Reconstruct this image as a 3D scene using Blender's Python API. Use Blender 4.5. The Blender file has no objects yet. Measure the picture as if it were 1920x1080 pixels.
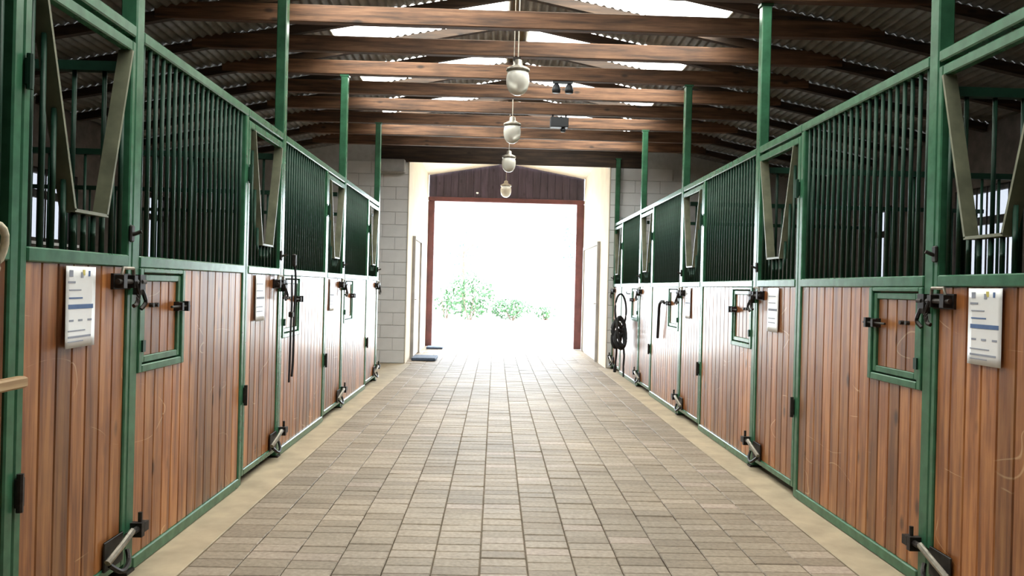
import bpy, math, random
from mathutils import Matrix, Vector
random.seed(7)
R = math.radians
C = bpy.context.scene.collection
scene = bpy.context.scene

# ------------------------------------------------------------------ camera, sky, exposure
EYE = 1.25
F_PX = 1500.0
cam_d = bpy.data.cameras.new('camera'); cam = bpy.data.objects.new('camera', cam_d); C.objects.link(cam)
cam_d.sensor_width = 36.0; cam_d.lens = F_PX / 1920.0 * 36.0
cam_d.clip_start = 0.05; cam_d.clip_end = 300
cam.matrix_world = (Matrix.Translation((0, 0, EYE)) @ Matrix.Rotation(R(-1.186), 4, 'Z')
                    @ Matrix.Rotation(R(90 - 0.047), 4, 'X') @ Matrix.Rotation(R(1.4), 4, 'Z'))
scene.camera = cam

w = bpy.data.worlds.new('sky'); scene.world = w; w.use_nodes = True
bg = w.node_tree.nodes['Background']
bg.inputs['Color'].default_value = (0.80, 0.905, 1.0, 1); bg.inputs['Strength'].default_value = 1.0

scene.view_settings.view_transform = 'Standard'; scene.view_settings.look = 'None'
scene.view_settings.gamma = 1.0; scene.view_settings.use_curve_mapping = False
scene.view_settings.exposure = 4.0
cy = scene.cycles
cy.use_denoising = True
cy.max_bounces = 8; cy.diffuse_bounces = 5; cy.glossy_bounces = 3; cy.transmission_bounces = 4
cy.transparent_max_bounces = 8; cy.caustics_reflective = False; cy.caustics_refractive = False

# ------------------------------------------------------------------ dimensions
XL, XR, RIDGE = -1.525, 1.87, 0.17          # faces of the two stall rows, ridge line
P0, BAY = 1.095, 2.325                       # first post, bay length
POST = [P0 + BAY * i for i in range(6)]; POST[5] = 12.69
END = 12.74                                  # face of the end wall
DOORY = 16.5                                 # far gateway
ZT = 3.34                                    # underside of tie beams
RIDGE_Z, SLOPE = 3.97, math.tan(R(11))
TIE0, TIES = 5.70, 0.79                      # tie beam k stands at TIE0 + TIES*k
WL, WR = -4.65, 4.97                         # inner faces of the outer walls
BACK = -2.6                                  # rear end of the building

def roof_z(x): return RIDGE_Z - abs(x - RIDGE) * SLOPE

# daylight portals (they only steer sky sampling to the real openings)
def portal(loc, rot, sx, sy):
    l = bpy.data.lights.new('daylight_portal', 'AREA'); l.shape = 'RECTANGLE'; l.size = sx; l.size_y = sy
    l.cycles.is_portal = True
    o = bpy.data.objects.new('daylight_portal', l); C.objects.link(o)
    o.location = loc; o.rotation_euler = rot
portal((RIDGE, DOORY + .25, 1.5), (R(-90), 0, 0), 3.0, 3.0)
SKY_FIRST = -5                               # translucent sheets from this bay to the end wall
for k in range(SKY_FIRST, 8):
    s = 1 if k % 2 else -1
    xm = RIDGE + s * 0.9
    portal((xm, TIE0 + TIES * (k + .5), roof_z(xm) - .015), (0, R(11) * s, 0), 1.75, TIES)

# ------------------------------------------------------------------ materials
def mat(name):
    m = bpy.data.materials.new(name); m.use_nodes = True
    nt = m.node_tree; return m, nt, nt.nodes['Principled BSDF']
def N(nt, t, **kw):
    n = nt.nodes.new(t)
    for k, v in kw.items(): setattr(n, k, v)
    return n
def ramp(nt, stops, fac):
    r = N(nt, 'ShaderNodeValToRGB'); e = r.color_ramp.elements
    while len(e) < len(stops): e.new(0.5)
    for el, (p, c) in zip(e, stops): el.position = p; el.color = (*c, 1)
    nt.links.new(fac, r.inputs[0]); return r.outputs[0]
def mix(nt, a, b, fac, mode='MIX'):
    m = N(nt, 'ShaderNodeMix', data_type='RGBA', blend_type=mode)
    for sock, v in ((m.inputs[0], fac), (m.inputs[6], a), (m.inputs[7], b)):
        if hasattr(v, 'is_linked') or isinstance(v, bpy.types.NodeSocket): nt.links.new(v, sock)
        else: sock.default_value = v if not isinstance(v, tuple) or len(v) == 4 else (*v, 1)
    return m.outputs[2]
def bump(nt, b, h, strength=.3, dist=.005):
    n = N(nt, 'ShaderNodeBump'); n.inputs['Strength'].default_value = strength; n.inputs['Distance'].default_value = dist
    nt.links.new(h, n.inputs['Height']); nt.links.new(n.outputs[0], b.inputs['Normal'])
def noise(nt, scale, detail=4, vec=None, rough=.55):
    n = N(nt, 'ShaderNodeTexNoise'); n.inputs['Scale'].default_value = scale; n.inputs['Detail'].default_value = detail
    n.inputs['Roughness'].default_value = rough
    if vec is not None: nt.links.new(vec, n.inputs['Vector'])
    return n.outputs['Fac']

def plain(name, col, rough=.6, metal=0, var=.25, scale=9, spec=.5, bumpy=0):
    m, nt, b = mat(name)
    tc = N(nt, 'ShaderNodeTexCoord')
    f = noise(nt, scale, 5, tc.outputs['Object'])
    lo = tuple(c * (1 - var) for c in col); hi = tuple(min(1, c * (1 + var)) for c in col)
    nt.links.new(ramp(nt, [(.3, lo), (.7, hi)], f), b.inputs['Base Color'])
    b.inputs['Roughness'].default_value = rough; b.inputs['Metallic'].default_value = metal
    b.inputs['Specular IOR Level'].default_value = spec
    if bumpy: bump(nt, b, f, bumpy, .004)
    return m

def wood(name, dark, mid, light, rough=.4, axis='Z', coat=0.0, tone=.35, knots=True, scratch=False):
    m, nt, b = mat(name)
    tc = N(nt, 'ShaderNodeTexCoord'); oi = N(nt, 'ShaderNodeObjectInfo')
    off = N(nt, 'ShaderNodeVectorMath', operation='ADD')
    sc_ = N(nt, 'ShaderNodeVectorMath', operation='SCALE'); sc_.inputs[3].default_value = 37.0
    cb = N(nt, 'ShaderNodeCombineXYZ')
    for i in range(3): nt.links.new(oi.outputs['Random'], cb.inputs[i])
    nt.links.new(cb.outputs[0], sc_.inputs[0])
    nt.links.new(tc.outputs['Object'], off.inputs[0]); nt.links.new(sc_.outputs[0], off.inputs[1])
    mp = N(nt, 'ShaderNodeMapping'); nt.links.new(off.outputs[0], mp.inputs[0])
    s = {'Z': (1, 1, .07), 'X': (.07, 1, 1), 'Y': (1, .07, 1)}[axis]
    mp.inputs['Scale'].default_value = s
    g = noise(nt, 26, 6, mp.outputs[0], .6)
    fine = noise(nt, 120, 3, mp.outputs[0], .6)
    col = ramp(nt, [(.36, dark), (.5, mid), (.64, light)], g)
    blot = noise(nt, 3.0, 3, off.outputs[0])
    col = mix(nt, col, (*dark, 1), ramp(nt, [(.5, (0, 0, 0)), (.75, (.6, .6, .6))], blot))
    if knots:
        kv = N(nt, 'ShaderNodeMapping'); nt.links.new(off.outputs[0], kv.inputs[0])
        kv.inputs['Scale'].default_value = {'Z': (1, 1, .45), 'X': (.45, 1, 1), 'Y': (1, .45, 1)}[axis]
        vo = N(nt, 'ShaderNodeTexVoronoi'); vo.inputs['Scale'].default_value = 7.0
        nt.links.new(kv.outputs[0], vo.inputs['Vector'])
        kf = ramp(nt, [(.06, (.85, .85, .85)), (.16, (0, 0, 0))], vo.outputs['Distance'])
        col = mix(nt, col, tuple(c * .35 for c in dark), kf)
    if scratch:                                   # thin pale scrapes running across the boards
        ge = N(nt, 'ShaderNodeNewGeometry'); gm = N(nt, 'ShaderNodeMapping'); nt.links.new(ge.outputs['Position'], gm.inputs[0])
        gm.inputs['Scale'].default_value = (1, .8, 2.2)
        n1 = noise(nt, 1.5, 1, gm.outputs[0]); n2 = noise(nt, 5, 2, ge.outputs['Position'])
        line = ramp(nt, [(.4965, (0, 0, 0)), (.5, (1, 1, 1)), (.5035, (0, 0, 0))], n1)
        msk = ramp(nt, [(.52, (0, 0, 0)), (.60, (.75, .75, .75))], n2)
        col = mix(nt, col, (.62, .40, .22, 1), mix(nt, line, msk, 1.0, 'MULTIPLY'))
    # whole piece lighter or darker than its neighbours
    tv = N(nt, 'ShaderNodeMapRange'); tv.inputs[3].default_value = 1 - tone; tv.inputs[4].default_value = 1 + tone
    nt.links.new(oi.outputs['Random'], tv.inputs[0])
    hv = N(nt, 'ShaderNodeHueSaturation'); nt.links.new(tv.outputs[0], hv.inputs['Value']); nt.links.new(col, hv.inputs['Color'])
    nt.links.new(hv.outputs[0], b.inputs['Base Color'])
    b.inputs['Roughness'].default_value = rough
    if coat: b.inputs['Coat Weight'].default_value = coat; b.inputs['Coat Roughness'].default_value = .2
    bump(nt, b, fine, .15, .003)
    return m

M = {}
M['plank'] = wood('stained_pine', (.17, .052, .015), (.32, .115, .034), (.45, .19, .062), rough=.42, coat=.5, tone=.42, scratch=True)
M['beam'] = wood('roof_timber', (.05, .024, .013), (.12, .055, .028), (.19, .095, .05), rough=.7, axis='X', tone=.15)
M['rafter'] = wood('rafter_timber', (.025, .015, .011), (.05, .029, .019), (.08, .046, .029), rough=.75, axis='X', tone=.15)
M['pole'] = wood('bare_wood', (.45, .28, .14), (.62, .42, .23), (.72, .52, .30), rough=.6, axis='Y')
M['gable'] = wood('flare_tinted_boards', (.03, .02, .032), (.048, .032, .052), (.066, .045, .07), rough=.6, tone=.2)  # purple cast of the flare is mixed into the board colour
M['green'] = plain('green_paint', (.045, .15, .082), .26, var=.2, scale=14)
M['darkgreen'] = plain('dark_green_paint', (.011, .044, .027), .48, var=.2, scale=20, spec=.3)
M['vframe'] = plain('worn_olive_paint', (.18, .185, .125), .42, var=.25, scale=12)
M['iron'] = plain('dark_iron', (.035, .03, .028), .5, .6, .4, 30)
M['steel'] = plain('worn_steel', (.33, .30, .26), .42, .8, .3, 30)
M['black'] = plain('black_webbing', (.012, .012, .015), .7, 0, .4, 40)
M['redframe'] = plain('red_brown_paint', (.12, .035, .035), .5, 0, .3, 5)
M['cream'] = plain('cream_plaster', (.80, .70, .56), .8, 0, .08, 3)
M['wallgrey'] = plain('painted_block', (.80, .80, .83), .75, 0, .04, 6, bumpy=.08)
M['mortar'] = plain('mortar', (.62, .62, .64), .9, 0, .1, 12)
M['brickdark'] = plain('outer_wall', (.07, .055, .048), .85, 0, .35, 7, bumpy=.3)
M['metalroof'] = plain('galvanised_sheet', (.21, .20, .19), .6, .1, .35, 5)
M['concrete'] = plain('concrete', (.40, .32, .22), .75, 0, .18, 5, bumpy=.15)
M['joint'] = plain('joint_sand', (.26, .21, .16), .95, 0, .2, 20)
M['yard'] = plain('pale_gravel', (.62, .60, .55), .9, 0, .1, 2)
M['paper'] = plain('laminated_paper', (.86, .86, .88), .5, 0, .03, 6); M['paper'].node_tree.nodes['Principled BSDF'].inputs['Coat Weight'].default_value = .5; M['paper'].node_tree.nodes['Principled BSDF'].inputs['Coat Roughness'].default_value = .2
M['printblue'] = plain('blue_print', (.09, .16, .34), .7, 0, .1, 30)
M['printgrey'] = plain('grey_print', (.30, .32, .40), .7, 0, .1, 30)
M['printyellow'] = plain('yellow_print', (.65, .55, .15), .7, 0, .1, 30)
M['rope'] = plain('pale_rope', (.62, .55, .42), .9, 0, .2, 60)
M['mat'] = plain('blue_rubber', (.07, .10, .16), .8, 0, .3, 30)
M['leaf'] = plain('leaf_green', (.03, .085, .022), .6, 0, .5, 2)
M['leaf2'] = plain('leaf_bluegreen', (.05, .11, .09), .6, 0, .5, 2)
M['bark'] = plain('bark', (.14, .10, .07), .9, 0, .3, 6)
M['box'] = plain('dark_plastic', (.015, .017, .024), .5, 0, .2, 9)
M['ledger'] = plain('grey_timber', (.42, .41, .41), .8, 0, .15, 6)

def paver_mat(name, per_island):
    m, nt, b = mat(name)
    if per_island: src = N(nt, 'ShaderNodeNewGeometry').outputs['Random Per Island']
    else: src = N(nt, 'ShaderNodeObjectInfo').outputs['Random']
    col = ramp(nt, [(0, (.27, .218, .172)), (.3, (.315, .26, .208)), (.65, (.345, .286, .23)), (.9, (.38, .315, .258)), (1, (.41, .33, .285))], src)
    tc = N(nt, 'ShaderNodeTexCoord'); ge = N(nt, 'ShaderNodeNewGeometry')
    f = noise(nt, 45, 5, ge.outputs['Position']); g = noise(nt, .9, 4, ge.outputs['Position'])
    col = mix(nt, col, ramp(nt, [(.3, (.75, .74, .72)), (.7, (1.12, 1.12, 1.1))], f), 1.0, 'MULTIPLY')
    col = mix(nt, col, ramp(nt, [(.35, (.82, .82, .82)), (.65, (1.1, 1.08, 1.05))], g), 1.0, 'MULTIPLY')
    nt.links.new(col, b.inputs['Base Color']); b.inputs['Roughness'].default_value = .6; b.inputs['Specular IOR Level'].default_value = .22
    bump(nt, b, f, .25, .004)
    return m
M['paver'] = paver_mat('paver_clay', False); M['paver_rest'] = paver_mat('paver_clay_field', True)

def skylight_mat():
    m, nt, b = mat('translucent_sheet'); nt.nodes.remove(b)
    tr = N(nt, 'ShaderNodeBsdfTransparent'); tr.inputs[0].default_value = (.95, .86, .71, 1)
    tl = N(nt, 'ShaderNodeBsdfTranslucent'); tl.inputs[0].default_value = (.93, .84, .69, 1)
    mx = N(nt, 'ShaderNodeMixShader'); mx.inputs[0].default_value = .3
    nt.links.new(tr.outputs[0], mx.inputs[1]); nt.links.new(tl.outputs[0], mx.inputs[2])
    nt.links.new(mx.outputs[0], nt.nodes['Material Output'].inputs[0]); return m
M['skylight'] = skylight_mat()
def pane_mat():
    m, nt, b = mat('dusty_pane'); nt.nodes.remove(b)
    tr = N(nt, 'ShaderNodeBsdfTransparent'); tr.inputs[0].default_value = (.26, .255, .26, 1)
    gl = N(nt, 'ShaderNodeBsdfGlossy'); gl.inputs['Roughness'].default_value = .1
    mx = N(nt, 'ShaderNodeMixShader'); mx.inputs[0].default_value = .06
    nt.links.new(tr.outputs[0], mx.inputs[1]); nt.links.new(gl.outputs[0], mx.inputs[2])
    nt.links.new(mx.outputs[0], nt.nodes['Material Output'].inputs[0]); return m
M['pane'] = pane_mat()
def globe_mat():
    m, nt, b = mat('opal_glass'); b.inputs['Base Color'].default_value = (.82, .80, .74, 1)
    b.inputs['Roughness'].default_value = .25; b.inputs['Transmission Weight'].default_value = .25
    b.inputs['Subsurface Weight'].default_value = .0; return m
M['globe'] = globe_mat()

# ------------------------------------------------------------------ mesh helpers
class MB:
    def __init__(s): s.v = []; s.f = []
    def add(s, vs, fs):
        b = len(s.v); s.v += [tuple(v) for v in vs]; s.f += [tuple(i + b for i in f) for f in fs]; return s
    def box(s, x0, x1, y0, y1, z0, z1):
        x0, x1 = sorted((x0, x1)); y0, y1 = sorted((y0, y1)); z0, z1 = sorted((z0, z1))
        return s.add([(x0,y0,z0),(x1,y0,z0),(x1,y1,z0),(x0,y1,z0),(x0,y0,z1),(x1,y0,z1),(x1,y1,z1),(x0,y1,z1)],
              [(0,3,2,1),(4,5,6,7),(0,1,5,4),(1,2,6,5),(2,3,7,6),(3,0,4,7)])
    def cbox(s, x0, x1, y0, y1, z0, z1, c):
        """box with all vertical edges and its top and bottom rims chamfered"""
        x0, x1 = sorted((x0, x1)); y0, y1 = sorted((y0, y1)); z0, z1 = sorted((z0, z1))
        def ring(i, z): return [(x0+i+c,y0+i,z),(x1-i-c,y0+i,z),(x1-i,y0+i+c,z),(x1-i,y1-i-c,z),(x1-i-c,y1-i,z),(x0+i+c,y1-i,z),(x0+i,y1-i-c,z),(x0+i,y0+i+c,z)]
        vs = ring(c, z0) + ring(0, z0 + c) + ring(0, z1 - c) + ring(c, z1)
        fs = [tuple(range(7, -1, -1)), tuple(range(24, 32))]
        for r in range(3):
            for i in range(8):
                j = (i + 1) % 8; fs.append((r*8+i, r*8+j, r*8+8+j, r*8+8+i))
        return s.add(vs, fs)
    def prism(s, poly, axis, a, b):
        """polygon given in the two other axes, swept along axis from a to b"""
        def pt(p, t):
            return {'X': (t, p[0], p[1]), 'Y': (p[0], t, p[1]), 'Z': (p[0], p[1], t)}[axis]
        n = len(poly); vs = [pt(p, a) for p in poly] + [pt(p, b) for p in poly]
        fs = [tuple(range(n)), tuple(range(2*n-1, n-1, -1))] + [(i, n+i, n+(i+1) % n, (i+1) % n) for i in range(n)]
        return s.add(vs, fs)
    def tube(s, pts, r, n=8, closed=False):
        pts = [Vector(p) for p in pts]; m = len(pts); rings = []
        up = Vector((.13, .21, .97))
        for i, p in enumerate(pts):
            a = pts[(i-1) % m] if closed or i else p; c = pts[(i+1) % m] if closed or i < m-1 else p
            t = (c - a).normalized()
            u = t.cross(up)
            if u.length < 1e-3: u = t.cross(Vector((1, 0, 0)))
            u.normalize(); v = t.cross(u)
            rr = r[i] if isinstance(r, (list, tuple)) else r
            rings.append([p + (u*math.cos(2*math.pi*k/n) + v*math.sin(2*math.pi*k/n))*rr for k in range(n)])
        vs = [q for g in rings for q in g]; fs = []
        for i in range(m if closed else m-1):
            j = (i+1) % m
            for k in range(n):
                l = (k+1) % n; fs.append((i*n+k, i*n+l, j*n+l, j*n+k))
        if not closed: fs += [tuple(range(n-1, -1, -1)), tuple(range((m-1)*n, m*n))]
        return s.add(vs, fs)
    def lathe(s, prof, n=20, cx=0, cy_=0):
        vs = []; fs = []; m = len(prof)
        for (r, z) in prof:
            for k in range(n): vs.append((cx + r*math.cos(2*math.pi*k/n), cy_ + r*math.sin(2*math.pi*k/n), z))
        for i in range(m-1):
            for k in range(n):
                l = (k+1) % n; fs.append((i*n+k, i*n+l, (i+1)*n+l, (i+1)*n+k))
        fs += [tuple(range(n-1, -1, -1)), tuple(range((m-1)*n, m*n))]
        return s.add(vs, fs)
    def mesh(s, name, m, smooth=False):
        me = bpy.data.meshes.new(name); me.from_pydata(s.v, [], s.f); me.materials.append(m)
        import bmesh
        bm = bmesh.new(); bm.from_mesh(me); bmesh.ops.recalc_face_normals(bm, faces=bm.faces); bm.to_mesh(me); bm.free()
        if smooth: me.polygons.foreach_set('use_smooth', [True]*len(me.polygons))
        return me
    def build(s, name, m, parent=None, loc=(0, 0, 0), smooth=False):
        return put(s.mesh(name, m, smooth), name, parent, loc)
def put(me, name, parent=None, loc=(0, 0, 0), scale=None):
    o = bpy.data.objects.new(name, me); C.objects.link(o); o.location = loc
    if parent is not None: o.parent = parent
    if scale: o.scale = scale
    return o
def thing(name, label, cat, loc=(0, 0, 0), group=None):
    o = bpy.data.objects.new(name, None); C.objects.link(o); o.location = loc; o.empty_display_size = .1
    return tag(o, label, cat, group)
def tag(o, label, cat, group=None):
    o['label'] = label; o['category'] = cat
    if group: o['group'] = group
    return o
def struct(o): o['kind'] = 'structure'; return o
def curve_pts(pts, n=6):
    """smooth (Catmull-Rom) points through pts"""
    P = [Vector(p) for p in pts]; out = []
    for i in range(len(P)-1):
        a, b, c, d = P[max(i-1, 0)], P[i], P[i+1], P[min(i+2, len(P)-1)]
        for k in range(n):
            t = k/n
            out.append(.5*((2*b) + (c-a)*t + (2*a-5*b+4*c-d)*t*t + (3*b-a-3*c+d)*t**3))
    return out + [P[-1]]

# ================================================================== the setting
# ---- floor: concrete slab, paved field of clay bricks
fl = struct(MB().box(WL, WR, BACK, DOORY + .3, -.25, -.014).build('floor', M['joint']))
MB().cbox(XL - .12, -1.318, BACK, END, -.03, 0, .004).build('border_strip', M['concrete'], fl)
MB().cbox(1.662, XR + .12, BACK, END, -.03, 0, .004).build('border_strip', M['concrete'], fl)
MB().box(WL, XL - .125, BACK, DOORY, -.02, -.005).build('stall_bed', M['concrete'], fl)
MB().box(XR + .125, WR, BACK, DOORY, -.02, -.005).build('stall_bed', M['concrete'], fl)
PW, PL = .212, .103
ncol = 14; x_first = -1.312
def paver_verts(dx, dy):
    g = .002; c = .004
    return [(-dx/2+g, -dy/2+g, -.02), (dx/2-g, -dy/2+g, -.02), (dx/2-g, dy/2-g, -.02), (-dx/2+g, dy/2-g, -.02),
            (-dx/2+g, -dy/2+g, -c), (dx/2-g, -dy/2+g, -c), (dx/2-g, dy/2-g, -c), (-dx/2+g, dy/2-g, -c),
            (-dx/2+g+c, -dy/2+g+c, 0), (dx/2-g-c, -dy/2+g+c, 0), (dx/2-g-c, dy/2-g-c, 0), (-dx/2+g+c, dy/2-g-c, 0)]
pf = [(0,1,5,4),(1,2,6,5),(2,3,7,6),(3,0,4,7),(4,5,9,8),(5,6,10,9),(6,7,11,10),(7,4,8,11),(8,9,10,11)]
pv = MB().add(paver_verts(PW, PL), pf).mesh('paver', M['paver'])
rest = MB(); n_single = 0
for c in range(ncol + 2):
    for r in range(int((DOORY - .2) / PL)):
        y = .3 + (r + (.5 if c % 2 else 0) + .23 * math.sin(c * 2.3)) * PL
        x = x_first + (c - .5) * PW if True else 0
        if y > DOORY + .2: continue
        if (c < 1 or c > ncol) and y < END + .05: continue
        if c > ncol or (c < 1 and x < -1.42): continue
        dz = random.uniform(-.0025, .0015); tx, ty = random.gauss(0, .006), random.gauss(0, .010)
        if 1 <= c <= ncol and 3.40 <= y and n_single < 300 and y < 3.40 + 21.4 * PL:
            o = put(pv, 'paver', fl, (x, y, dz)); o.rotation_euler = (ty, tx, 0); n_single += 1
        else:
            rest.add([(x+a, y+b, z+dz+a*-tx+b*ty) for a, b, z in paver_verts(PW, PL)], pf)
o = rest.build('paver_field', M['paver_rest'], fl); o['kind'] = 'stuff'

# ---- outer walls with windows
def wall_run(name, xin, s, wins):
    """outer long wall; wins = [(y0, y1, z0, z1)]"""
    t = .2; m = MB(); top = roof_z(xin) - .005; y = BACK; x0, x1 = xin, xin + s * t
    for (a, b, z0, z1) in wins:
        m.box(x0, x1, y, a, -.25, top); m.box(x0, x1, a, b, -.25, z0); m.box(x0, x1, a, b, z1, top); y = b
    m.box(x0, x1, y, DOORY, -.25, top)
    return struct(m.build(name, M['brickdark']))
WIN_L = [(5.4, 6.2, 1.55, 2.35), (8.1, 8.95, 1.6, 2.35), (10.8, 11.65, 1.5, 2.4)]
WIN_R = [(4.9, 5.8, 1.4, 2.4), (7.55, 8.6, 1.4, 2.4), (9.95, 10.75, 1.4, 2.4)]
wall_run('wall_left', WL, -1, WIN_L); wall_run('wall_right', WR, 1, WIN_R)
wn = 0
for xin, s, wins in ((WL, -1, WIN_L), (WR, 1, WIN_R)):
    for (a, b, z0, z1) in wins:
        wn += 1; xa, xb = xin + s * .06, xin + s * .12; f = .045
        fr = MB().box(xa, xb, a, a+f, z0, z1).box(xa, xb, b-f, b, z0, z1).box(xa, xb, a+f, b-f, z0, z0+f).box(xa, xb, a+f, b-f, z1-f, z1)
        zt = z0 + (z1 - z0) * .66
        fr.box(xa, xb, a+f, b-f, zt - .04, zt + .04)
        wo = struct(fr.build('window_%d' % wn, M['iron']))
        MB().box(xin + s*.085, xin + s*.09, a+f, b-f, z0+f, zt-.04).build('pane', M['pane'], wo)
        MB().box(xin + s*.085, xin + s*.09, a+f, b-f, zt+.04, z1-f).build('pane', M['pane'], wo)
        nb = 6
        for i in range(1, nb):
            yy = a + (b - a) * i / nb
            MB().tube([(xin + s*.03, yy, z0), (xin + s*.03, yy, z1)], .009, 6).build('window_bar', M['iron'], wo)
        MB().box(xin - s*.02, xin + s*.06, a - .03, b + .03, z0 - .03, z0).build('window_sill', M['wallgrey'], wo)

# ---- rear end wall (behind the viewer) with an unseen gate, shut to keep daylight off the aisle
m = MB()
m.box(WL, WR, BACK - .2, BACK, -.25, 2.95)
m.prism([(WL, 2.95), (WR, 2.95), (WR, roof_z(WR) - .03), (RIDGE, RIDGE_Z - .03), (WL, roof_z(WL) - .03)], 'Y', BACK - .2, BACK)
struct(m.build('wall_rear', M['brickdark']))
rd = struct(MB().box(RIDGE - 1.6, RIDGE + 1.6, BACK, BACK + .05, 0, 2.9).build('unseen_shut_gate', M['gable']))
MB().box(RIDGE - .03, RIDGE + .03, BACK + .05, BACK + .08, 0, 2.9).build('door_astragal', M['redframe'], rd)

# ---- end wall of painted blocks round the passage
PXL, PXR, PTOP = -1.42, 1.795, 3.25
m = MB()
ew0, ew1 = END + .012, END + .26
m.box(WL, PXL, ew0, ew1, -.25, PTOP).box(PXR, WR, ew0, ew1, -.25, PTOP)
m.prism([(WL, PTOP), (WL, roof_z(WL)), (RIDGE, RIDGE_Z + .02), (WR, roof_z(WR)), (WR, PTOP), (PXR, PTOP), (PXL, PTOP)] if roof_z(WL) > PTOP else [(PXL, PTOP), (RIDGE - (RIDGE_Z - PTOP) / SLOPE - .05, PTOP), (RIDGE, RIDGE_Z + .018), (RIDGE + (RIDGE_Z - PTOP) / SLOPE + .05, PTOP), (PXR, PTOP)], 'Y', ew0, ew1)
wb = struct(m.build('wall_back', M['mortar']))
bh, bw = .2, .4
blk = {}
def block(x0, x1, z0, z1):
    key = (round(x1 - x0, 3), round(z1 - z0, 3))
    if key not in blk:
        blk[key] = MB().cbox(.004, key[0] - .004, 0, .03, .004, key[1] - .004, .004).mesh('block', M['wallgrey'])
    put(blk[key], 'block', wb, (x0, END, z0))
for r in range(16):
    z0 = r * bh; z1 = min(z0 + bh, PTOP)
    xe = PXL
    first = bw if r % 2 == 0 else bw / 2
    for i, wd in enumerate([first, bw, bw]):
        block(xe - wd, xe, z0, z1); xe -= wd
    xe = PXR
    for i, wd in enumerate([first, bw, bw]):
        block(xe, xe + wd, z0, z1); xe += wd
MB().box(PXL - .5, PXR + .5, END - .015, END + .012, PTOP - .05, PTOP + .30).build('lintel', M['rafter'], wb)

# ---- passage to the yard
eave, peak = 3.52, 3.80
pl = struct(MB().box(PXL - .2, PXL, ew1, DOORY, -.25, eave + .1).build('wall_passage_left', M['cream']))
pr = struct(MB().box(PXR, PXR + .2, ew1, DOORY, -.25, eave + .1).build('wall_passage_right', M['cream']))
xm = (PXL + PXR) / 2
struct(MB().prism([(PXL - .2, eave - .035), (xm, peak), (PXR + .2, eave - .035), (PXR + .2, eave + .1), (xm, peak + .1), (PXL - .2, eave + .1)], 'Y', ew1, DOORY).build('ceiling_passage', M['cream']))
# jamb linings of the end wall opening
MB().box(PXL, PXL + .012, END - .01, ew1, 0, PTOP - .05).build('jamb_lining', M['cream'], wb)
MB().box(PXR - .012, PXR, END - .01, ew1, 0, PTOP - .05).build('jamb_lining', M['cream'], wb)

# gateway at the far end: red-brown posts and a gable of dark boards
GL, GR, GT = -1.29, 1.64, 2.99
gw = thing('gateway', 'red-brown timber gateway with dark gable boards between passage and yard', 'gateway', (xm, DOORY + .06, 0))
for a, b in ((PXL - .01, GL), (GR, PXR + .01)):
    MB().cbox(a - xm, b - xm, -.06, .08, 0, GT, .008).build('gate_post', M['redframe'], gw)
MB().cbox(PXL - xm, PXR - xm, -.07, .09, GT, GT + .09, .008).build('lintel', M['redframe'], gw)
MB().prism([(PXL - xm, GT + .05), (PXR - xm, GT + .05), (PXR - xm, eave + .05), (0, peak + .05), (PXL - xm, eave + .05)], 'Y', .002, .05).build('gable_backing', M['gable'], gw)
nbd = 21; bwid = (PXR - PXL) / nbd
for i in range(nbd):
    x0 = PXL + i * bwid; x1 = x0 + bwid
    f = lambda x: eave + (peak - eave) * (1 - abs(x - xm) / ((PXR - PXL) / 2))
    MB().prism([(x0 + .003 - xm, GT + .09), (x1 - .003 - xm, GT + .09), (x1 - .003 - xm, f(x1) + .02), (x0 + .003 - xm, f(x0) + .02)], 'Y', -.03, 0).build('gable_board', M['gable'], gw)
MB().lathe([(.0, 0), (.022, .004), (.03, .02), (.022, .036), (0, .04)], 10).build('knob', M['paper'], gw, (-.42 - xm, -.04, 3.16))
# doors in the passage walls
def passage_door(name, xin, s, y0, y1, zt):
    d = struct(MB().box(xin, xin - s*.02, y0, y1, .02, zt).build(name, M['cream']))
    for a, b in ((y0 - .07, y0 - .004), (y1 + .004, y1 + .07)):
        MB().box(xin, xin - s*.05, a, b, 0, zt + .06).build('door_frame', M['ledger'], d)
    MB().box(xin, xin - s*.05, y0 - .004, y1 + .004, zt + .004, zt + .06).build('door_frame', M['ledger'], d)
    MB().tube([(xin - s*.02, y0 + .12, 1.0), (xin - s*.06, y0 + .12, 1.0), (xin - s*.06, y0 + .22, 1.0)], .01, 6).build('door_handle', M['steel'], d)
passage_door('door_1', PXL, -1, 13.66, 14.75, 2.02); passage_door('door_2', PXR, 1, 13.88, 16.0, 2.02)
m_ = MB().cbox(-.2, .2, -.3, .3, 0, .05, .01).build('doormat', M['mat'], None, (PXL + .26, 13.5, 0.002))
tag(m_, 'dark blue doorstep mat beside the first passage door', 'mat')
m_ = MB().cbox(-.16, .16, -.2, .2, 0, .04, .01).build('doormat', M['mat'], None, (PXL + .25, 15.9, 0.002))
tag(m_, 'narrow doorstep slab at the foot of the gateway post', 'mat')

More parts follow.
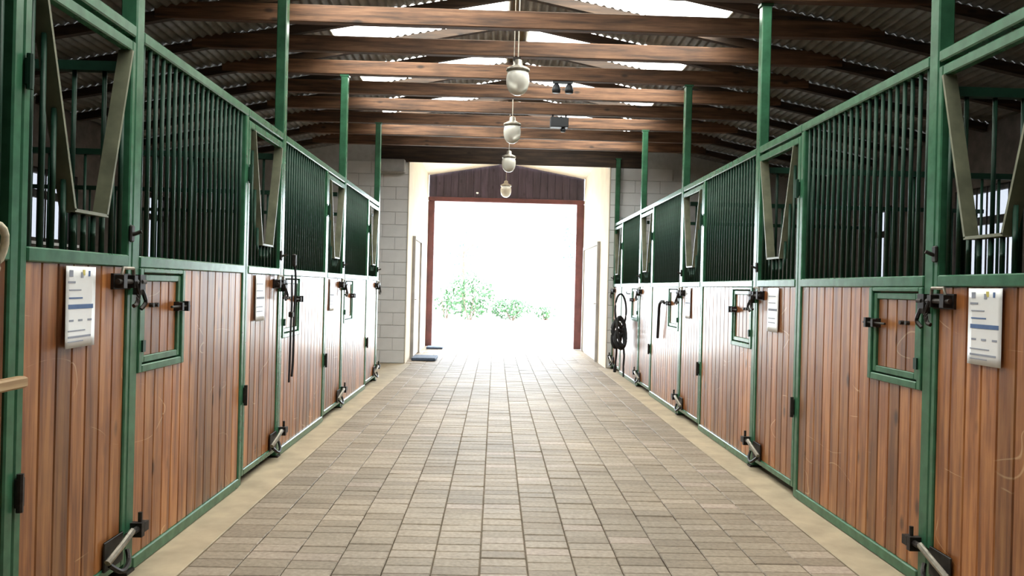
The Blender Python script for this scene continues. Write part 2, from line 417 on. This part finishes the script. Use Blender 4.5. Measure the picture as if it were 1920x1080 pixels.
# ---- roof: corrugated sheets, translucent ones in alternate bays
cl = struct(MB().prism([(RIDGE - .12, RIDGE_Z - .12 * SLOPE + .02), (RIDGE, RIDGE_Z + .02), (RIDGE + .12, RIDGE_Z - .12 * SLOPE + .02), (RIDGE + .12, RIDGE_Z - .12*SLOPE + .03), (RIDGE, RIDGE_Z + .035), (RIDGE - .12, RIDGE_Z - .12*SLOPE + .03)], 'Y', BACK - .3, END + .4).build('ceiling', M['metalroof']))
PER = .076
sheet_cache = {}
def sheet(s, d0, d1, ln, mt, name):
    key = (s, d0, d1, round(ln, 4), mt.name)
    if key not in sheet_cache:
        n = int((d1 - d0) / PER * 8); vs = []; fs = []
        for i in range(n + 1):
            d = d0 + (d1 - d0) * i / n
            z = RIDGE_Z - d * SLOPE + .010 * math.cos(2 * math.pi * d / PER) + .012
            vs += [(RIDGE + s*d, 0, z), (RIDGE + s*d, ln, z)]
        for i in range(n): fs.append((2*i, 2*i+1, 2*i+3, 2*i+2))
        sheet_cache[key] = MB().add(vs, fs).mesh(name, mt, True)
    return sheet_cache[key]
SKY0, SKY1 = .02, 1.80
for k in range(-11, 10):
    y = TIE0 + TIES * k
    ln = TIES + .01
    if y + ln > END + .35: ln = END + .3 - y
    if ln <= 0: continue
    for s in (-1, 1):
        lit = (s == 1) == bool(k % 2) and SKY_FIRST <= k < 8
        put(sheet(s, SKY0, SKY1, ln, M['skylight'] if lit else M['metalroof'], 'skylight_sheet' if lit else 'roof_sheet'), 'skylight_sheet' if lit else 'roof_sheet', cl, (0, y, 0))
        put(sheet(s, SKY1 - .02, 5.05, ln, M['metalroof'], 'roof_sheet'), 'roof_sheet', cl, (0, y, .004))

# ---- trusses
nth = ['', 'first', 'second', 'third', 'fourth', 'fifth', 'sixth', 'seventh', 'eighth', 'ninth', 'tenth', 'eleventh', 'twelfth', 'thirteenth', 'fourteenth', 'fifteenth', 'sixteenth', 'seventeenth', 'eighteenth', 'nineteenth', 'twentieth', 'twenty-first']
HALF_T = 2.95
tie_me = MB().cbox(-HALF_T, HALF_T, -.04, .04, ZT, ZT + .14, .006).mesh('tie_beam', M['beam'])
def rafter_mesh(s):
    e = 4.78; dep = .085; g = .004
    q = [(s*.0, RIDGE_Z - g), (s*e, RIDGE_Z - e*SLOPE - g), (s*e, RIDGE_Z - e*SLOPE - dep), (s*.0, RIDGE_Z - dep)]
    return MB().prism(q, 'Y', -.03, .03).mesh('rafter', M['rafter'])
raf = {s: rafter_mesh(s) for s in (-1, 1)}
for k in range(8, -11, -1):
    y = TIE0 + TIES * k
    n = 9 - k
    t = thing('roof_truss', 'brown timber roof truss with level tie beam, %s from the end wall' % nth[n], 'truss', (RIDGE, y, 0), 'roof trusses over the aisle')
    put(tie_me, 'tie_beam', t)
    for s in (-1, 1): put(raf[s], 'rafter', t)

# ================================================================== stall fronts
MID0, MID1, TOP0, TOP1 = 1.295, 1.345, 2.255, 2.305
HY = 1.47                                     # hinge post, measured from the bay's post
bar_me = MB().tube([(0, 0, 0), (0, 0, 1)], .0095, 8).mesh('bar', M['darkgreen'], True)
plank_cache = {}
def plank_mesh(wd, h, th=.024):
    """a vertical board, face at x=0 (towards the aisle is -x), v-jointed edges"""
    key = (round(wd, 3), round(h, 3), th)
    if key not in plank_cache:
        g, c = .0015, .005; wd_ = wd
        plank_cache[key] = MB().prism([(c, g), (0, g + c), (0, wd_ - g - c), (c, wd_ - g), (th, wd_ - g), (th, g)], 'Z', 0, h).mesh('plank', M['plank'])
    return plank_cache[key]

class Side:
    """s=-1 the row on x<0, s=+1 the other; local x grows away from the aisle"""
    def __init__(s_, s): s_.s = s; s_.x0 = XL if s < 0 else XR
    def put(s_, me, name, par, d, y, z, scale=None):
        o = put(me, name, par, (s_.s * d, y, z), scale)
        if s_.s < 0: o.scale = ((scale[0] if scale else 1) * -1, scale[1] if scale else 1, scale[2] if scale else 1)
        return o
    def build(s_, mb, name, mt, par, smooth=False):
        mb.v = [(s_.s * v[0], v[1], v[2]) for v in mb.v]
        return mb.build(name, mt, par, smooth=smooth)

ROW = {-1: 'in row facing the halter', 1: 'in halter row'}
def make_post(S, i, last):
    o = MB()
    n = last - i + 1
    t = thing('stall_post', 'tall green steel stall post, %s from passage %s' % (nth[n], ROW[S.s]), 'post', (S.x0 + S.s * .035, POST[i], 0), 'green stall posts')
    MB().cbox(-.035, .035, -.036, .036, .012, ZT - .02, .006).build('shaft', M['green'], t)
    MB().box(-.045, .045, -.036, .036, 0, .012).build('base_plate', M['iron'], t)
    MB().box(-.045, .045, -.036, .036, ZT - .02, ZT - .002).build('head_plate', M['green'], t)
    if i:
        S.build(MB().box(-.066, -.035, -.02, .03, 1.18, 1.265).tube([(-.06, .0, 1.235), (-.06, .036, 1.235)], .011, 8).tube(curve_pts([(-.062, .01, 1.20), (-.074, .015, 1.15), (-.066, -.01, 1.12)]), .009, 6), 'bolt_receiver', M['iron'], t)
        S.build(MB().tube([(-.065, -.036, .185), (-.065, .05, .185)], .014, 8).tube([(-.065, .034, .18), (-.065, .034, .25)], .009, 6).box(-.085, -.035, .005, .034, .15, .21).box(-.085, -.05, .036, .075, .165, .205), 'foot_socket', M['iron'], t)
    return t

def make_panel(S, i, last):
    n = last - i
    lab = 'stall screen with feed hatch, boards and bars, %s from passage %s' % (nth[n] , ROW[S.s])
    t = thing('stall_screen', lab, 'stall screen', (S.x0, POST[i], 0), 'fixed stall screens')
    a, b = .037, HY - .026
    S.build(MB().cbox(-.004, .045, a, b, MID0, MID1, .005), 'middle_rail', M['green'], t)
    S.build(MB().cbox(-.004, .045, a, b, .0, .055, .005), 'bottom_rail', M['green'], t)
    S.build(MB().cbox(.0, .045, a, b + .051, TOP0, TOP1, .006), 'top_rail', M['green'], t)
    S.build(MB().cbox(.0, .05, HY - .025, HY + .025, 0, TOP0, .006), 'hinge_post', M['green'], t)
    # boards: short ones under the hatch, then full height
    hb = a + .50
    for j in range(5): S.put(plank_mesh(.1, .84 - .056), 'plank', t, .008, a + j * .1, .056)
    nfull = 8; pw = (b - hb - .002) / nfull
    for j in range(nfull): S.put(plank_mesh(pw, MID0 - .057), 'plank', t, .008, hb + .001 + j * pw, .056)
    # bars
    nb = 20
    for j in range(nb):
        y = a + (b - a) * (j + .5) / nb
        S.put(bar_me, 'bar', t, .0225, y, MID1, (1, 1, TOP0 - MID1))
    # feed hatch
    z0, z1, f = .842, MID0 - .001, .034
    fr = MB().cbox(-.006, .04, a, a+f, z0, z1, .004).cbox(-.006, .04, hb-f, hb, z0, z1, .004).cbox(-.006, .04, a+f, hb-f, z0, z0+f, .004).cbox(-.006, .04, a+f, hb-f, z1-f*.6, z1, .004)
    S.build(fr, 'hatch_frame', M['green'], t)
    h0, h1, g = a + f + .006, hb - f - .006, .03
    hd = S.build(MB().cbox(.002, .036, h0, h0+g, z0+f+.006, z1-f*.6-.006, .003).cbox(.002, .036, h1-g, h1, z0+f+.006, z1-f*.6-.006, .003).cbox(.002, .036, h0+g, h1-g, z0+f+.006, z0+f+.006+g, .003).cbox(.002, .036, h0+g, h1-g, z1-f*.6-.006-g, z1-f*.6-.006, .003), 'hatch_door', M['green'], t)
    npk = 4; pw2 = (h1 - h0 - 2*g) / npk
    for j in range(npk): S.put(plank_mesh(pw2, z1 - z0 - f*1.6 - .014 - 2*g, .018), 'plank', hd, .012, h0 + g + j * pw2, z0 + f + .007 + g)
    zl = 1.12
    bl = MB().box(-.012, .012, h1 - .055, h1 - .008, zl - .022, zl + .022)
    bl.tube([(-.02, h1 - .16, zl), (-.02, hb + .018, zl)], .006, 6)
    bl.box(-.032, .0, h1 - .06, h1 - .04, zl - .018, zl + .018).box(-.032, -.006, hb - .026, hb - .006, zl - .024, zl + .024)
    S.build(bl, 'hatch_bolt', M['iron'], hd)
    for dy in (.10, .15):
        S.build(MB().tube([(.012, h0 + dy, zl + .012), (-.006, h0 + dy, zl + .012)], .010, 8), 'stud', M['iron'], hd)
    for zz in (z0 + .09, ):
        S.build(MB().box(-.014, .0, a + f - .012, a + f + .014, zz, zz + .05), 'hatch_hinge', M['darkgreen'], hd)
    return t

def make_door(S, i, last, extra):
    """door of bay i, hinged at POST[i]+HY, latched at POST[i+1]"""
    y0 = POST[i] + HY + .029; W = POST[i+1] - .040 - y0
    n = last - i
    t = thing('stall_door', 'board stall door with V-shaped head opening, %s from passage %s' % (nth[n], ROW[S.s]), 'stall door', (S.x0, y0, 0), 'stall doors')
    f = .04; B0 = .05; DT0, DT1 = 2.19, 2.235
    oh = MB().cbox(0, .045, -.003, W + .003, TOP0, TOP1, .006); oh.v = [(S.s * v[0], v[1], v[2]) for v in oh.v]
    tag(oh.build('overhead_rail', M['green'], None, (S.x0, y0, 0)), 'green overhead rail above the %s door from passage %s' % (nth[n], ROW[S.s]), 'rail', 'overhead rails')
    S.build(MB().cbox(0, .04, 0, f, B0, DT1, .005), 'hinge_stile', M['green'], t)
    S.build(MB().cbox(0, .04, W - f*.8, W, B0, DT1, .005), 'latch_stile', M['green'], t)
    S.build(MB().cbox(0, .04, f, W - f*.8, B0, B0 + .04, .005), 'bottom_rail', M['green'], t)
    S.build(MB().cbox(-.004, .042, f, W - f*.8, MID0, MID1, .005), 'middle_rail', M['green'], t)
    S.build(MB().cbox(0, .04, f, W - f*.8, DT0, DT1, .005), 'top_rail', M['green'], t)
    npk = 7; pw = (W - 1.8*f) / npk
    for j in range(npk): S.put(plank_mesh(pw, MID0 - B0 - .042), 'plank', t, .008, f + j * pw, B0 + .041)
    # V-shaped frame
    ta, tb, ba, bb, zb = .115, .745, .325, .560, 1.49
    k = .012
    vf = MB()
    def strip(p, q, th):
        d = Vector((q[0]-p[0], q[1]-p[1])).normalized(); nx = Vector((-d.y, d.x)) * th / 2
        return [(p[0]+nx.x, p[1]+nx.y), (q[0]+nx.x, q[1]+nx.y), (q[0]-nx.x, q[1]-nx.y), (p[0]-nx.x, p[1]-nx.y)]
    for p, q in (((ta, DT0), (ba, zb)), ((bb, zb), (tb, DT0)), ((ba - .006, zb), (bb + .006, zb))):
        vf.prism(strip(p, q, k), 'X', -.006, .052)
    S.build(vf, 'head_opening_frame', M['vframe'], t)
    nb = 10
    for j in range(nb):
        y = f + (W - 1.8*f) * (j + .5) / nb
        if y <= ta or y >= tb: h = DT0
        elif ba <= y <= bb: h = zb - .006
        elif y < ba: h = DT0 + (zb - DT0) * (y - ta) / (ba - ta) - .012
        else: h = zb + (DT0 - zb) * (y - bb) / (tb - bb) - .012
        S.put(bar_me, 'bar', t, .0225, y, MID1, (1, 1, h - MID1))
    # hinges
    for zz, hh in ((.50, .10), (1.86, .09)):
        S.build(MB().cbox(-.016, .0, -.003, .034, zz, zz + hh, .004).tube([(-.014, .008, zz - .012), (-.014, .008, zz + hh + .012)], .011, 8), 'hinge', M['iron'] if zz < 1 else M['darkgreen'], t)
    # top bolt with hanging catch
    zl = 1.235
    bo = S.build(MB().tube([(-.024, W - .17, zl), (-.024, W + .002, zl)], .011, 8), 'top_bolt', M['iron'], t)
    S.build(MB().box(-.038, .0, W - .145, W - .115, zl - .026, zl + .026).box(-.038, .0, W - .05, W - .02, zl - .026, zl + .026).box(-.003, .008, W - .16, W - .005, zl - .032, zl + .032), 'bolt_keeper', M['iron'], bo)
    S.build(MB().tube(curve_pts([(-.034, W - .035, zl), (-.042, W - .02, zl - .05), (-.04, W - .03, zl - .09), (-.036, W - .05, zl - .10)]), .009, 6), 'bolt_catch', M['iron'], bo)
    S.build(MB().tube([(-.022, W - .13, zl + .026), (-.022, W - .12, zl + .055), (-.022, W - .03, zl + .055), (-.022, W - .025, zl + .026)], .007, 6), 'bolt_loop', M['steel'], bo)
    # latch at the bars, above the middle rail
    S.build(MB().cbox(-.014, .0, W - .036, W - .002, 1.40, 1.47, .005).tube([(-.012, W - .02, 1.43), (-.045, W - .012, 1.445)], .008, 6), 'bar_latch', M['iron'], t)
    # foot bolt: dark plate, worn steel lever, pin
    zf = .15
    fb = S.build(MB().cbox(-.008, .0, W - .19, W - .03, zf - .07, zf + .05, .003).tube(curve_pts([(-.02, W - .17, zf - .045), (-.045, W - .12, zf - .085), (-.04, W - .05, zf - .07), (-.02, W - .02, zf - .03)]), .010, 6), 'foot_bolt', M['iron'], t)
    S.build(MB().tube(curve_pts([(-.02, W - .19, zf - .03), (-.035, W - .10, zf + .015), (-.035, W - .01, zf + .045)]), .014, 8), 'foot_lever', M['steel'], fb)
    S.build(MB().tube([(-.03, W - .05, zf + .035), (-.03, W + .002, zf + .035)], .013, 8), 'foot_pin', M['iron'], fb)
    return t, y0, W

SL, SR = Side(-1), Side(1)
for i in range(0, 5): make_post(SL, i, 4)
for i in range(0, 6): make_post(SR, i, 5)
doors = {}
for S, last, npan, ndoor in ((SL, 4, 4, 4), (SR, 5, 5, 5)):
    for i in range(npan): make_panel(S, i, last)
    for i in range(ndoor): doors[(S.s, i)] = make_door(S, i, last, '')

# partitions between the stalls: boards below, bars above
pb_me = {}
for S, last in ((SL, 4), (SR, 5)):
    xout = WL if S.s < 0 else WR
    depth = abs(xout - S.x0) - .10
    for i in range(0, last + 1):
        if S.s > 0 and i == 5: continue
        t = thing('stall_partition', 'bar-topped board partition behind the %s post from passage %s' % (nth[last - i + 1], ROW[S.s]), 'partition', (S.x0 + S.s * .085, POST[i], 0), 'stall partitions')
        S.build(MB().box(0, depth, -.02, .02, 1.30, 1.35).box(0, depth, -.02, .02, 2.12, 2.16).box(0, depth, -.02, .02, 0, .05), 'partition_rail', M['darkgreen'], t)
        nh = 8; hh = 1.25 / nh
        key = (S.s,)
        if key not in pb_me: pb_me[key] = MB().cbox(0, depth, -.018, .018, .002, hh - .002, .004).mesh('partition_board', M['rafter'])
        for j in range(nh): S.put(pb_me[key], 'partition_board', t, 0, 0, .05 + j * hh)
        nb = 24
        for j in range(nb): S.put(bar_me, 'bar', t, depth * (j + .5) / nb, 0, 1.35, (1, 1, .77))

# ================================================================== notices on the doors
def notice(S, y, ztop, label, curl, full=True):
    """A4 sheet hung from the middle rail; local x=0 against the boards"""
    W, H = .21, .295; n = 8
    t = thing('notice', label, 'paper notice', (S.x0, y, ztop - H), 'notices on the stall doors')
    vs = []; fs = []
    def off(u, v): return -.0012 - curl * (1 - v) ** 2 * (1 - u) ** 1.2
    def yy(u, v): return u * W - curl * 1.6 * (1 - v) ** 2 * (1 - u)     # lower near corner pulled outwards
    for layer in (0, -.0008):
        for j in range(n + 1):
            for i in range(n + 1):
                u, v = i / n, j / n; vs.append((off(u, v) + layer, yy(u, v), v * H))
    def id_(l, i, j): return l*(n+1)**2 + j*(n+1) + i
    for j in range(n):
        for i in range(n):
            fs.append((id_(0,i,j), id_(0,i+1,j), id_(0,i+1,j+1), id_(0,i,j+1))); fs.append((id_(1,i,j), id_(1,i,j+1), id_(1,i+1,j+1), id_(1,i+1,j)))
    for i in range(n):
        for (a, b) in (((i,0),(i+1,0)), ((i,n),(i+1,n)), ((0,i),(0,i+1)), ((n,i),(n,i+1))):
            fs.append((id_(0,*a), id_(0,*b), id_(1,*b), id_(1,*a)))
    S.build(MB().add(vs, fs), 'sheet', M['paper'], t, True)
    def mark(u0, u1, v0, v1, mt, name):
        if S.s < 0: pass
        else: u0, u1 = 1 - u1, 1 - u0                   # read from left to right on both rows
        q = []
        for l in (-.0012, -.002):
            q += [(off(u, v) + l, yy(u, v), v*H) for u, v in ((u0,v0),(u1,v0),(u1,v1),(u0,v1))]
        S.build(MB().add(q, [(0,1,2,3),(4,5,6,7),(0,1,5,4),(1,2,6,5),(2,3,7,6),(3,0,4,7)]), name, mt, t)
    if full:
        # a rising u is away from the viewer on both rows: text starts at the near edge on the left row
        for k in range(6): mark(.08 + .14*k, .08 + .14*k + .14, .475, .53, M['printblue'], 'title_band')
        mark(.10, .22, .87, .95, M['printgrey'], 'emblem'); mark(.06, .30, .79, .815, M['printgrey'], 'emblem_line')
        mark(.48, .56, .86, .93, M['printgrey'], 'emblem'); mark(.54, .62, .89, .96, M['printyellow'], 'emblem'); mark(.74, .80, .88, .95, M['printblue'], 'emblem')
        mark(.10, .50, .70, .714, M['printgrey'], 'text_line'); mark(.10, .55, .60, .618, M['printblue'], 'text_line')
        for u in (.12, .42, .74): mark(u, u + .14, .32, .345, M['printgrey'], 'text_line')
        mark(.08, .66, .20, .215, M['printgrey'], 'text_line'); mark(.08, .86, .12, .145, M['printgrey'], 'text_line'); mark(.08, .6, .07, .083, M['printgrey'], 'text_line')
    else:
        mark(.1, .9, .48, .53, M['printgrey'], 'title_band')
        for v in (.8, .65, .3, .2): mark(.1, .75, v, v + .02, M['printgrey'], 'text_line')
    return t
notice(SL, 2.87, 1.288, 'white printed notice with curled lower corner on board door beside wooden rail', .014)
notice(SR, 2.91, 1.290, 'flat white printed notice with bold blue title band on board door', .002)
notice(SL, 5.12, 1.288, 'white notice on the stall door beside the hanging black straps', .006, False)
notice(SR, 5.24, 1.288, 'white notice on the stall door facing the hanging black straps', .006, False)
notice(SL, 7.40, 1.285, 'small white notice on a far door in the row facing the halter', .004, False)
notice(SR, 7.62, 1.285, 'small white notice on the door next to the curved black strap', .004, False)

# ================================================================== hanging tack
# straps by the second post of the left row
t = thing('lead_strap', 'pair of long black straps hanging from the door bolt', 'strap', (XL + .078, POST[2], .5))
MB().tube(curve_pts([(0, .0, .93), (.012, .03, .78), (.006, .035, .5), (.004, .04, .2), (0, .03, .07)]), .008, 6).build('strap', M['black'], t, smooth=True)
MB().tube(curve_pts([(0, -.03, .80), (.008, -.05, .6), (.006, -.055, .35), (.004, -.06, .04)]), .007, 6).build('strap', M['black'], t, smooth=True)
MB().cbox(-.008, .022, -.075, -.03, .50, .54, .005).build('clip', M['iron'], t)
MB().cbox(-.012, .018, -.012, .03, .86, .95, .008).build('buckle', M['iron'], t)
# curved strap on the other row
t = thing('hanging_strap', 'short curved black strap hooked on the pale boards', 'strap', (XR - .03, 8.86, .72))
MB().tube(curve_pts([(0, -.20, .40), (-.008, -.10, .415), (-.012, .0, .37), (-.008, .05, .24), (-.004, .09, .10), (0, .12, .0)]), [.016]*31, 8).build('strap', M['black'], t, smooth=True)
MB().tube([(.03, -.20, .40), (-.005, -.20, .40), (-.008, -.20, .43)], .007, 6).build('hook', M['iron'], t)
# halter by the end wall
t = thing('halter', 'black halter with dangling lead ropes hung on the boards by the end wall', 'halter', (XR - .035, 11.04, .0))
MB().tube([(.035, 0, 1.20), (-.015, 0, 1.20), (-.02, 0, 1.23)], .008, 6).build('hook', M['iron'], t)
def loop(cyy, cz, ry, rz, x, tilt=0): return [(x + .012*math.sin(a*2), cyy + ry*math.cos(a) + tilt*rz*math.sin(a), cz + rz*math.sin(a)) for a in [2*math.pi*k/20 for k in range(20)]]
def hloop(cx, cz, rx, rz, yy, tilt=0, dy=.05): return [(cx + rx*math.cos(a) + tilt*rz*math.sin(a), yy + dy*math.sin(a + .7), cz + rz*math.sin(a)) for a in [2*math.pi*k/24 for k in range(24)]]
MB().tube(hloop(-.095, .97, .082, .225, 0), .014, 6, True).build('crown_strap', M['black'], t, smooth=True)
MB().tube(hloop(-.115, .72, .085, .12, .03, .15), .028, 8, True).build('nose_band', M['black'], t, smooth=True)
MB().tube(hloop(-.085, .68, .062, .20, -.06, -.12), .020, 6, True).build('cheek_strap', M['black'], t, smooth=True)
MB().tube(hloop(-.13, .62, .065, .17, .08, .1), .024, 6, True).build('rope_coil', M['black'], t, smooth=True)
MB().tube(hloop(-.10, .57, .07, .12, -.02, -.1), .028, 8, True).build('rope_coil', M['black'], t, smooth=True)
MB().tube(curve_pts([(-.06, -.06, .50), (-.045, -.08, .35), (-.05, -.07, .2), (-.05, -.10, .06)]), .014, 6).build('lead_rope', M['black'], t, smooth=True)
MB().tube(curve_pts([(-.13, .06, .50), (-.125, .10, .36), (-.13, .12, .25), (-.135, .12, .16), (-.14, .13, .10)]), [.014]*16 + [.022]*9, 6).build('lead_rope', M['black'], t, smooth=True)
for xx, zz in ((-.17, .86), (-.03, .86), (-.10, .80)):
    MB().tube([(xx + .022*math.cos(a), .03, zz + .022*math.sin(a)) for a in [2*math.pi*k/10 for k in range(10)]], .005, 5, True).build('ring', M['steel'], t)

# wooden rail and pale rope on the near front of the left row
t = thing('wooden_rail', 'pale wooden rail on brackets across the boards near the curled notice', 'rail', (XL + .055, 1.3, .90))
MB().cbox(-.018, .018, 0, 1.235, 0, .036, .006).build('rail', M['pole'], t)
for y in (.25, 1.0): MB().box(-.047, -.018, y, y + .03, .0, .03).build('bracket', M['iron'], t)
o = MB().tube(loop(0, .0, .05, .085, 0), .012, 6, True).tube(loop(.015, -.005, .045, .08, .022), .012, 6, True).build('rope_coil', M['rope'], None, (XL + .03, 2.36, 1.325), smooth=True)
tag(o, 'small pale rope coil hung on the middle rail above the wooden rail', 'rope')

# ================================================================== lamps and fittings below the roof
LX = .150
lamp_lab = ['opal globe pendant lamp hung from the ridge, third from the end passage', 'opal globe pendant lamp hung from the ridge, second from the end passage',
            'opal globe pendant lamp hung from the ridge just before the end passage', 'opal globe pendant lamp hanging inside the end passage']
prof = [(.0, -.115), (.03, -.112), (.062, -.094), (.087, -.06), (.099, -.015), (.101, .03), (.096, .062), (.088, .082), (.08, .088), (0, .088)]
globe_me = MB().lathe(prof, 24).mesh('globe', M['globe'], True)
cap_me = MB().lathe([(.0, .088), (.096, .088), (.102, .098), (.10, .118), (.07, .13), (.04, .15), (.034, .19), (.012, .20), (0, .20)], 20).mesh('cap', M['steel'], True)
for i, (y, top) in enumerate(((6.96, RIDGE_Z - .005), (9.30, RIDGE_Z - .005), (11.62, RIDGE_Z - .005), (14.9, peak - .005))):
    z = 3.035
    t = thing('pendant_lamp', lamp_lab[i], 'lamp', (LX, y, z), 'pendant lamps down the aisle')
    put(globe_me, 'globe', t); put(cap_me, 'cap', t)
    MB().tube([(0, 0, .195), (0, 0, top - z)], .006, 6).build('cord', M['steel'], t)
    MB().lathe([(0, top - z - .03), (.03, top - z - .028), (.04, top - z), (0, top - z)], 14).build('ceiling_rose', M['iron'], t)
    if i == 0:
        MB().tube([(-.035, 0, .15), (-.035, 0, top - z - .02)], .004, 6).build('chain', M['steel'], t)
        MB().box(-.045, .02, -.02, .02, .185, .215).build('chain_clamp', M['iron'], t)
t = thing('twin_spotlight', 'dark twin-headed fitting hung under a tie beam right beside a globe lamp', 'ceiling fitting', (.63, TIE0 + TIES*3, ZT - .0005))
MB().box(-.1, .1, -.025, .025, -.022, 0).build('mount_bar', M['box'], t)
for s in (-1, 1):
    MB().lathe([(0, -.115), (.04, -.115), (.045, -.08), (.032, -.04), (.015, -.022), (0, -.022)], 14).build('lamp_head', M['box'], t, (s*.065, 0, 0), True)
t = thing('hanging_box', 'small dark box hung by two straps under a far tie beam', 'ceiling fitting', (.72, TIE0 + TIES*5, ZT - .0005))
MB().cbox(-.11, .11, -.06, .06, -.15, -.03, .008).build('case', M['box'], t)
for s in (-.08, .08): MB().box(s - .01, s + .01, -.01, .01, -.035, 0).build('strap', M['box'], t)
MB().lathe([(0, -.20), (.03, -.198), (.035, -.17), (.02, -.148), (0, -.148)], 12).build('nozzle', M['box'], t, (.05, 0, 0), True)
lb = MB().cbox(-1.86, -1.47, END - .16, END - .001, 3.02, 3.22, .01).build('wall_bracket', M['ledger'])
tag(lb, 'grey boxed timber bracket high on the block wall', 'bracket')

# ================================================================== the yard beyond the gateway
struct(MB().box(-60, 60, DOORY + .3, 120, -.3, -.015).build('ground_yard', M['yard']))
struct(MB().box(-60, 60, -60, BACK - .2, -.3, -.015).build('ground_rear', M['yard']))
struct(MB().box(-60, WL - .2, BACK - .2, DOORY + .3, -.3, -.015).build('ground_side_left', M['yard']))
struct(MB().box(WR + .2, 60, BACK - .2, DOORY + .3, -.3, -.015).build('ground_side_right', M['yard']))

def leafy(center, rad, n, size, rnd):
    m = MB()
    for _ in range(n):
        while True:
            p = Vector((rnd.uniform(-1, 1), rnd.uniform(-1, 1), rnd.uniform(-1, 1)))
            if .25 < p.length < 1: break
        q = Vector((p.x*rad[0], p.y*rad[1], p.z*rad[2])) + Vector(center)
        if q.z < .03: q.z = .03 + rnd.random()*.1
        u = Vector((rnd.gauss(0, 1), rnd.gauss(0, 1), rnd.gauss(0, 1))).normalized(); v = u.orthogonal().normalized()
        s = size * rnd.uniform(.6, 1.3)
        m.add([q - u*s, q + v*s*.45, q + u*s, q - v*s*.45], [(0, 1, 2, 3)])
    return m
def bush(x, y, rx, h, n, label, mt, size=.09):
    rnd = random.Random(int(x*100 + y))
    t = thing('bush', label, 'bush', (x, y, -.015), 'bushes across the yard')
    o = leafy((0, 0, h*.52), (rx, rx*.8, h*.5), n, size, rnd).build('foliage', mt, t); o['kind'] = 'stuff'
    m = MB()
    for k in range(5):
        a = k*1.3; m.tube([(0.05*math.cos(a), .05*math.sin(a), 0), (rx*.3*math.cos(a), rx*.3*math.sin(a), h*.4), (rx*.5*math.cos(a), rx*.5*math.sin(a), h*.7)], [.025, .018, .01], 5)
    m.build('stems', M['bark'], t)
    return t
bush(-.95, 30, .95, 1.75, 700, 'loose green bush across the yard, taller of the middle pair', M['leaf'])
bush(.65, 30.5, .85, .85, 520, 'low rounded green bush across the yard beside the taller bush', M['leaf'], .08)
bush(-1.9, 31, .5, 1.2, 120, 'thin sparse bush across the yard behind the gateway post', M['leaf'])
bush(2.0, 31.5, .45, .6, 90, 'small sparse bush across the yard nearest the tree', M['leaf'])
def tree(x, y, h, crown_r, label, n):
    rnd = random.Random(int(x*31 + y))
    t = thing('tree', label, 'tree', (x, y, -.015), 'trees across the yard')
    m = MB().tube(curve_pts([(0, 0, 0), (.05, 0, h*.3), (-.05, .05, h*.6), (.02, 0, h*.95)]), [.12 - .1*i/18 for i in range(19)], 8)
    m.build('trunk', M['bark'], t, smooth=True)
    for k in range(7):
        a = k*2.4; z = h*(.35 + .08*k)
        MB().tube([(0, 0, z), (.5*crown_r*math.cos(a), .5*crown_r*math.sin(a), z + .4), (.9*crown_r*math.cos(a), .9*crown_r*math.sin(a), z + .9)], [.04, .028, .012], 5).build('branch', M['bark'], t)
    o = leafy((0, 0, h*.68), (crown_r, crown_r, h*.34), n, .10, rnd).build('foliage', M['leaf2'], t); o['kind'] = 'stuff'
tree(4.1, 38, 5.2, 1.2, 'slender blue-green tree across the yard beyond the gateway', 380)
tree(-1.6, 40, 3.9, 1.0, 'thin pale tree behind the tall bush across the yard', 130)
